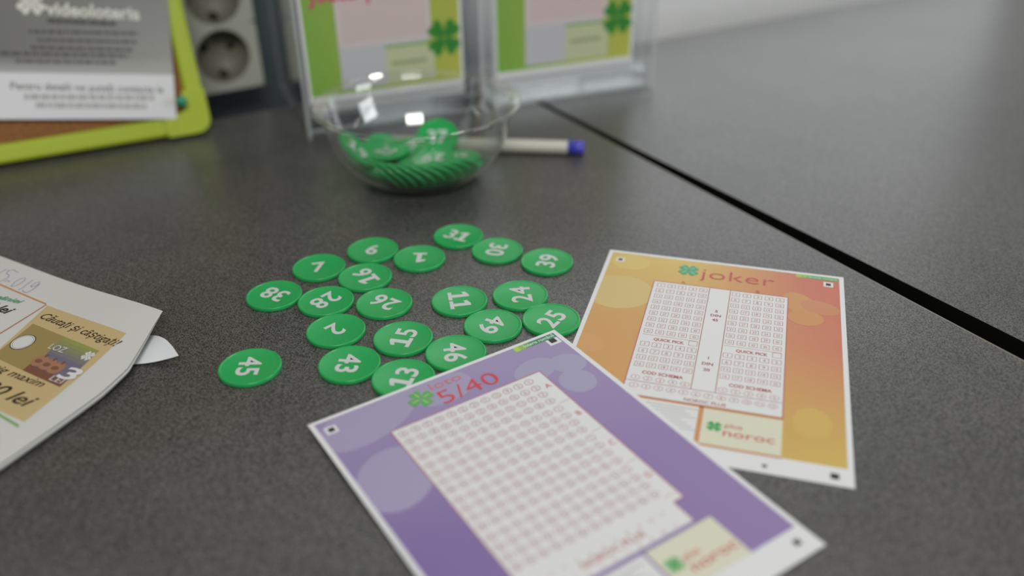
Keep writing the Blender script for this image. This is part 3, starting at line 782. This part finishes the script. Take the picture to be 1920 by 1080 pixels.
b.add(vs, [(i * n + k, i * n + (k + 1) % n, (i + 1) * n + (k + 1) % n, (i + 1) * n + k) for i in range(len(ring_) - 1) for k in range(n)], smooth=True)
b.build('pin_head', mat('teal_plastic', rgb(30, 140, 105), .3), t3)
# ------------------------------------------------------------------ leaflets at the left
lx = Vector((.883, -.469, 0)); ly = Vector((-.469, -.883, 0)); LC = Vector((-129.9, 324.8, 0))
# outline of the top sheet, measured: (pixel) -> sheet coordinates (u left of the corner is negative, v down)


def lz(u, v):
    """lift of the loose sheet: it rises from the table towards its free corner"""
    d = math.hypot(min(0, u + 14) * .55, v * .8 + 6)
    return 3.2 + 7.5 * math.exp(-(d / 34) ** 2) + .9 * math.sin(u * .05 + 1) * .6


def luv(px, py, dz=0.):
    z = 4.
    for _ in range(12):
        P = at(px, py, z); d = P - LC; u, v = d.dot(lx), d.dot(ly); z = lz(u, v) + dz
    return u, v


fnl = lambda u, v, l: LC + lx * u + ly * v + Vector((0, 0, lz(u, v) + l))
cA = luv(305, 583); cB = luv(240, 689); cC = luv(190, 735); cD = luv(0, 870); cT = luv(200, 550); cT0 = luv(0, 480)


def lerp(a, b, t): return (a[0] + (b[0] - a[0]) * t, a[1] + (b[1] - a[1]) * t)


def sheet_mesh(fn, right, left_u, top, nu=40, th=.18):
    """right: list of (u,v) from the corner down the right edge; top: v at given u by interpolation"""
    nv = 60; vs = []; fs = []
    L_ = [0]
    for a, b_ in zip(right, right[1:]): L_.append(L_[-1] + math.hypot(b_[0] - a[0], b_[1] - a[1]))
    def rp(t):
        d = t * L_[-1]
        for i in range(len(right) - 1):
            if d <= L_[i + 1] + 1e-6: return lerp(right[i], right[i + 1], (d - L_[i]) / (L_[i + 1] - L_[i]))
        return right[-1]
    vbot = right[-1][1]
    for lv in (-th, 0):
        for j in range(nv + 1):
            r = rp(j / nv); l_ = (left_u, top[0][1] + (vbot - top[0][1]) * j / nv)
            for i in range(nu + 1):
                p = lerp(l_, r, i / nu)
                if j < 6: p = (p[0], p[1] + (tv(top, p[0]) - lerp(l_, r, i / nu)[1]) * (1 - j / 6) if j == 0 else p[1])
                vs.append(fn(p[0], p[1], lv))
    k = (nu + 1) * (nv + 1); ix = lambda i, j, l: l * k + j * (nu + 1) + i
    for j in range(nv):
        for i in range(nu):
            fs.append((ix(i, j, 0), ix(i + 1, j, 0), ix(i + 1, j + 1, 0), ix(i, j + 1, 0))); fs.append((ix(i, j, 1), ix(i, j + 1, 1), ix(i + 1, j + 1, 1), ix(i + 1, j, 1)))
    for i in range(nu): fs.append((ix(i, 0, 0), ix(i, 0, 1), ix(i + 1, 0, 1), ix(i + 1, 0, 0))); fs.append((ix(i, nv, 0), ix(i + 1, nv, 0), ix(i + 1, nv, 1), ix(i, nv, 1)))
    for j in range(nv): fs.append((ix(0, j, 0), ix(0, j + 1, 0), ix(0, j + 1, 1), ix(0, j, 1))); fs.append((ix(nu, j, 0), ix(nu, j, 1), ix(nu, j + 1, 1), ix(nu, j + 1, 0)))
    b = MB(); b.add(vs, fs, smooth=False); return b


def tv(top, u):
    for a, b_ in zip(top, top[1:]):
        if a[0] <= u <= b_[0]: return a[1] + (b_[1] - a[1]) * (u - a[0]) / (b_[0] - a[0])
    return top[-1][1]


ext = lambda a, b_, k: (b_[0] + (b_[0] - a[0]) * k, b_[1] + (b_[1] - a[1]) * k)
cE = ext(cC, cD, 1.6)
tl = ext(cT, cT0, .9)
PAPW = mat('leaflet_paper', rgb(200, 201, 198), .5, .3)
t = empty('leaflet', fnl(-90, 50, 0) * 1, 'printed leaflet with tan prize box, topmost of the papers at the left', 'leaflet', 'papers at the left', rot=axes(lx, -ly, Vector((0, 0, 1)))); t.location.z = Z0
m_ = sheet_mesh(fnl, [cA, cB, cC, cD, cE], tl[0], [tl, cT0, cT, cA]); m_.build('paper', PAPW, t)
s = Sheet(fnl, .06); TAN = rgb(190, 170, 124)
a_, b_, c_, d_ = luv(89, 573), luv(237, 625), luv(45, 791), luv(-60, 740)


def quad(s, P, col, lift=0, n=12):
    """quad given as TL, TR, BR, BL in sheet coordinates, subdivided to follow the paper"""
    for i in range(n):
        for j in range(n):
            g = lambda x, y: lerp(lerp(P[0], P[1], x), lerp(P[3], P[2], x), y)
            s.poly([g(i / n, (j + 1) / n), g((i + 1) / n, (j + 1) / n), g((i + 1) / n, j / n), g(i / n, j / n)], col if not callable(col) else col((i + .5) / n, (j + .5) / n), lift)


tan = [a_, b_, luv(186, 675), luv(45, 791), d_]
quad(s, [luv(89, 573), luv(237, 625), luv(45, 791), luv(-90, 730)], TAN)
Qp = [luv(62, 607), luv(186, 658), luv(112, 726), luv(-14, 668)]
quad(s, Qp, lambda x, y: rgb(150, 132, 84) if x < .46 else mix(rgb(142, 150, 70), rgb(108, 106, 122), min(1, y * 2.2)), .05)
# three brown onion-like heads along the foot of the panel
g = lambda x, y: lerp(lerp(Qp[0], Qp[1], x), lerp(Qp[3], Qp[2], x), y)
quad(s, [g(.46, .82), g(1, .82), g(1, 1), g(.46, 1)], rgb(118, 78, 60), .08, 4)
for x in (.52, .64, .76):
    q = g(x, .68); s.ell(q[0], q[1], 3.6, 3.4, rgb(158, 114, 90), lift=.11, n=20); s.ell(q[0], q[1] - 3.4, .7, 1.1, rgb(110, 80, 60), lift=.12, n=10); s.ell(q[0] - .4, q[1] + .3, 1.9, 1.2, rgb(120, 82, 62), lift=.13, n=12)
q = luv(43, 642); s.ell(q[0], q[1], 5.1, 5.1, rgb(60, 55, 45), lift=.1, n=28); s.ell(q[0], q[1], 4.7, 4.7, rgb(206, 208, 206), lift=.12, n=28); s.ring(q[0], q[1], 4.2, 4.2, .15, rgb(70, 70, 60), .14, 28)
q = luv(165, 668); s.clover(q[0], q[1], 3.0, rgb(205, 206, 206), rgb(150, 150, 155), .12)


def ltext(s, st, p, q, h, col, bold=0., shear=0., lift=.08):
    a, b_ = luv(*p), luv(*q); s.text(st, a[0], a[1], h, col, width=math.hypot(b_[0] - a[0], b_[1] - a[1]), bold=bold, ang=-math.atan2(b_[1] - a[1], b_[0] - a[0]), lift=lift, shear=shear)


K1 = rgb(52, 42, 30)
ltext(s, 'LOZ', (89, 654), (117, 663), 3.4, rgb(205, 205, 208), .0, .0, .3); ltext(s, '3', (104, 707), (136, 716), 7.0, rgb(212, 212, 214), .02, .1, .3); ltext(s, 'LEI', (91, 713), (113, 721), 3.0, rgb(205, 205, 205), .0, .0, .3)
s.build('prize_box', PAPER, t, ink=True)
s = Sheet(fnl, .09)
ltext(s, 'Căutați și câștigați!', (73, 596), (216, 651), 4.2, K1, .004, .3); ltext(s, 'Câștig maxim', (-52, 678), (76, 727), 3.9, K1, .006, .3); ltext(s, '100 000 lei', (-125, 693), (50, 765), 6.6, K1, .01, .3)
ltext(s, 'României', (-40, 552), (38, 570), 3.0, rgb(90, 150, 115), .02, .35); ltext(s, '000 lei', (-52, 567), (14, 590), 5.0, rgb(40, 38, 38), .02, .35)
quad(s, [luv(0, 532), luv(87, 569), luv(86, 571.5), luv(0, 535)], rgb(190, 135, 80), 0, 4); quad(s, [luv(-70, 505), luv(0, 532), luv(0, 535), luv(-70, 508)], rgb(190, 135, 80), 0, 2)
quad(s, [luv(86, 571), luv(88, 571.5), luv(-30, 645), luv(-32, 643.5)], rgb(170, 120, 95), 0, 8)
quad(s, [luv(-20, 764), luv(36, 797), luv(34, 802), luv(-20, 770)], rgb(120, 165, 95), 0, 4)
s.build('lettering', PAPER, t, ink=True)
# biro handwriting 15.2019, the visible tail of it
s = Sheet(fnl, .08); INK = rgb(130, 130, 178)


def stroke(pts, w=.34):
    Q_ = [luv(*p) for p in pts]
    for a, b_ in zip(Q_, Q_[1:]):
        d = Vector((b_[0] - a[0], b_[1] - a[1])); n_ = Vector((-d.y, d.x)).normalized() * w / 2
        s.poly([(a[0] - n_.x, a[1] - n_.y), (b_[0] - n_.x, b_[1] - n_.y), (b_[0] + n_.x, b_[1] + n_.y), (a[0] + n_.x, a[1] + n_.y)], INK)


stroke([(0, 512), (8, 507), (14, 505)]); stroke([(16, 507), (12, 513), (17, 516), (15, 521), (6, 525), (0, 528)]); stroke([(16, 508), (25, 506), (35, 511)])
stroke([(7, 527), (13, 526), (19, 528)]); stroke([(46, 521), (38, 523), (28, 529), (20, 537), (27, 537), (38, 532), (46, 526), (48, 521)]); stroke([(62, 525), (52, 532), (42, 540), (34, 544)])
stroke([(76, 529), (68, 530), (59, 535), (58, 538), (66, 537), (75, 531), (70, 537), (60, 544), (50, 549), (43, 547), (43, 544)])
tag(s.build('handwriting', PAPER, t, ink=True), 'blue ballpoint handwriting')
# the sheet under it, shifted a little, and the small white sheet with the curled tip
fn2 = lambda u, v, l: fnl(u, v, 0) + Vector((0, 0, -.9 + l)) + lx * .5 * 0
t = empty('leaflet', LC + lx * -90 + ly * 50, 'white leaflet lying directly under the printed tan one', 'leaflet', 'papers at the left', rot=axes(lx, -ly, Vector((0, 0, 1)))); t.location.z = Z0
e1 = lambda p, du, dv: (p[0] + du, p[1] + dv)
sheet_mesh(fn2, [e1(cA, .6, 2.5), e1(cB, .9, .6), e1(cC, .9, .5), e1(cD, .9, 0), e1(cE, .9, 0)], tl[0], [e1(tl, 0, 2), e1(cT0, 0, 2), e1(cT, 0, 2), e1(cA, .6, 2.5)]).build('paper', PAPW, t)
fn3 = lambda u, v, l: fnl(u, v, 0) + Vector((0, 0, -1.9 + l))
t = empty('leaflet', LC + lx * -92 + ly * 52, 'lowest full white leaflet of the stack at the left', 'leaflet', 'papers at the left', rot=axes(lx, -ly, Vector((0, 0, 1)))); t.location.z = Z0
sheet_mesh(fn3, [e1(cA, -1.5, 3.5), e1(cB, .2, .3), e1(cC, .4, .2), e1(cD, .4, 0), e1(cE, .4, 0)], tl[0], [e1(tl, 0, 3), e1(cT0, 0, 3), e1(cT, 0, 3), e1(cA, -1.5, 3.5)]).build('paper', PAPW, t)
# curled small sheet
t = empty('paper_sheet', at(270, 655), 'small white sheet with curled tip poking out from under the leaflets', 'paper', 'papers at the left', rot=axes(lx, -ly, Vector((0, 0, 1))))
tipP = at(335, 667, 4.5); aP = at(278, 629, 1.2); bP = at(236, 684, .6); cP = at(190, 640, .5)
b = MB(); n = 16; vs = []
inner0 = aP + (cP - aP) * 1.0; inner1 = bP + (cP - bP) * .6
for lv in (0, .15):
    for j in range(n + 1):
        y = j / n
        for i in range(n + 1):
            x = i / n
            e_t = aP.lerp(tipP, x); e_b = bP.lerp(tipP, x)          # fan towards the tip
            P = e_t.lerp(e_b, y)
            bulge = math.sin(math.pi * min(1, x)) * (2.2 * (1 - y)) - math.sin(math.pi * x) * 1.0 * y
            P = P + Vector((0, 0, max(-P.z + .15, bulge) + lv)); P += (ly * -1) * math.sin(math.pi * x) * 1.5 * (1 - y)
            vs.append(P)
k = (n + 1) ** 2; ix = lambda i, j, l: l * k + j * (n + 1) + i; fs = []
for j in range(n):
    for i in range(n):
        fs.append((ix(i, j, 0), ix(i, j + 1, 0), ix(i + 1, j + 1, 0), ix(i + 1, j, 0))); fs.append((ix(i, j, 1), ix(i + 1, j, 1), ix(i + 1, j + 1, 1), ix(i, j + 1, 1)))
for i in range(n): fs.append((ix(i, 0, 0), ix(i + 1, 0, 0), ix(i + 1, 0, 1), ix(i, 0, 1))); fs.append((ix(i, n, 0), ix(i, n, 1), ix(i + 1, n, 1), ix(i + 1, n, 0)))
b.add(vs, fs, smooth=False)
# the part of the sheet that lies under the leaflets
zb = [.5, .65]; P4 = [aP, bP, bP + lx * -45, aP + lx * -45]
b.add([Vector((p.x, p.y, z + (.2 if z > .6 else 0))) for z in zb for p in P4], [(0, 1, 2, 3), (4, 7, 6, 5), (1, 5, 6, 2), (3, 2, 6, 7), (0, 3, 7, 4)])
b.build('paper', mat('bright_white_paper', rgb(222, 226, 232), .5, .3), t)
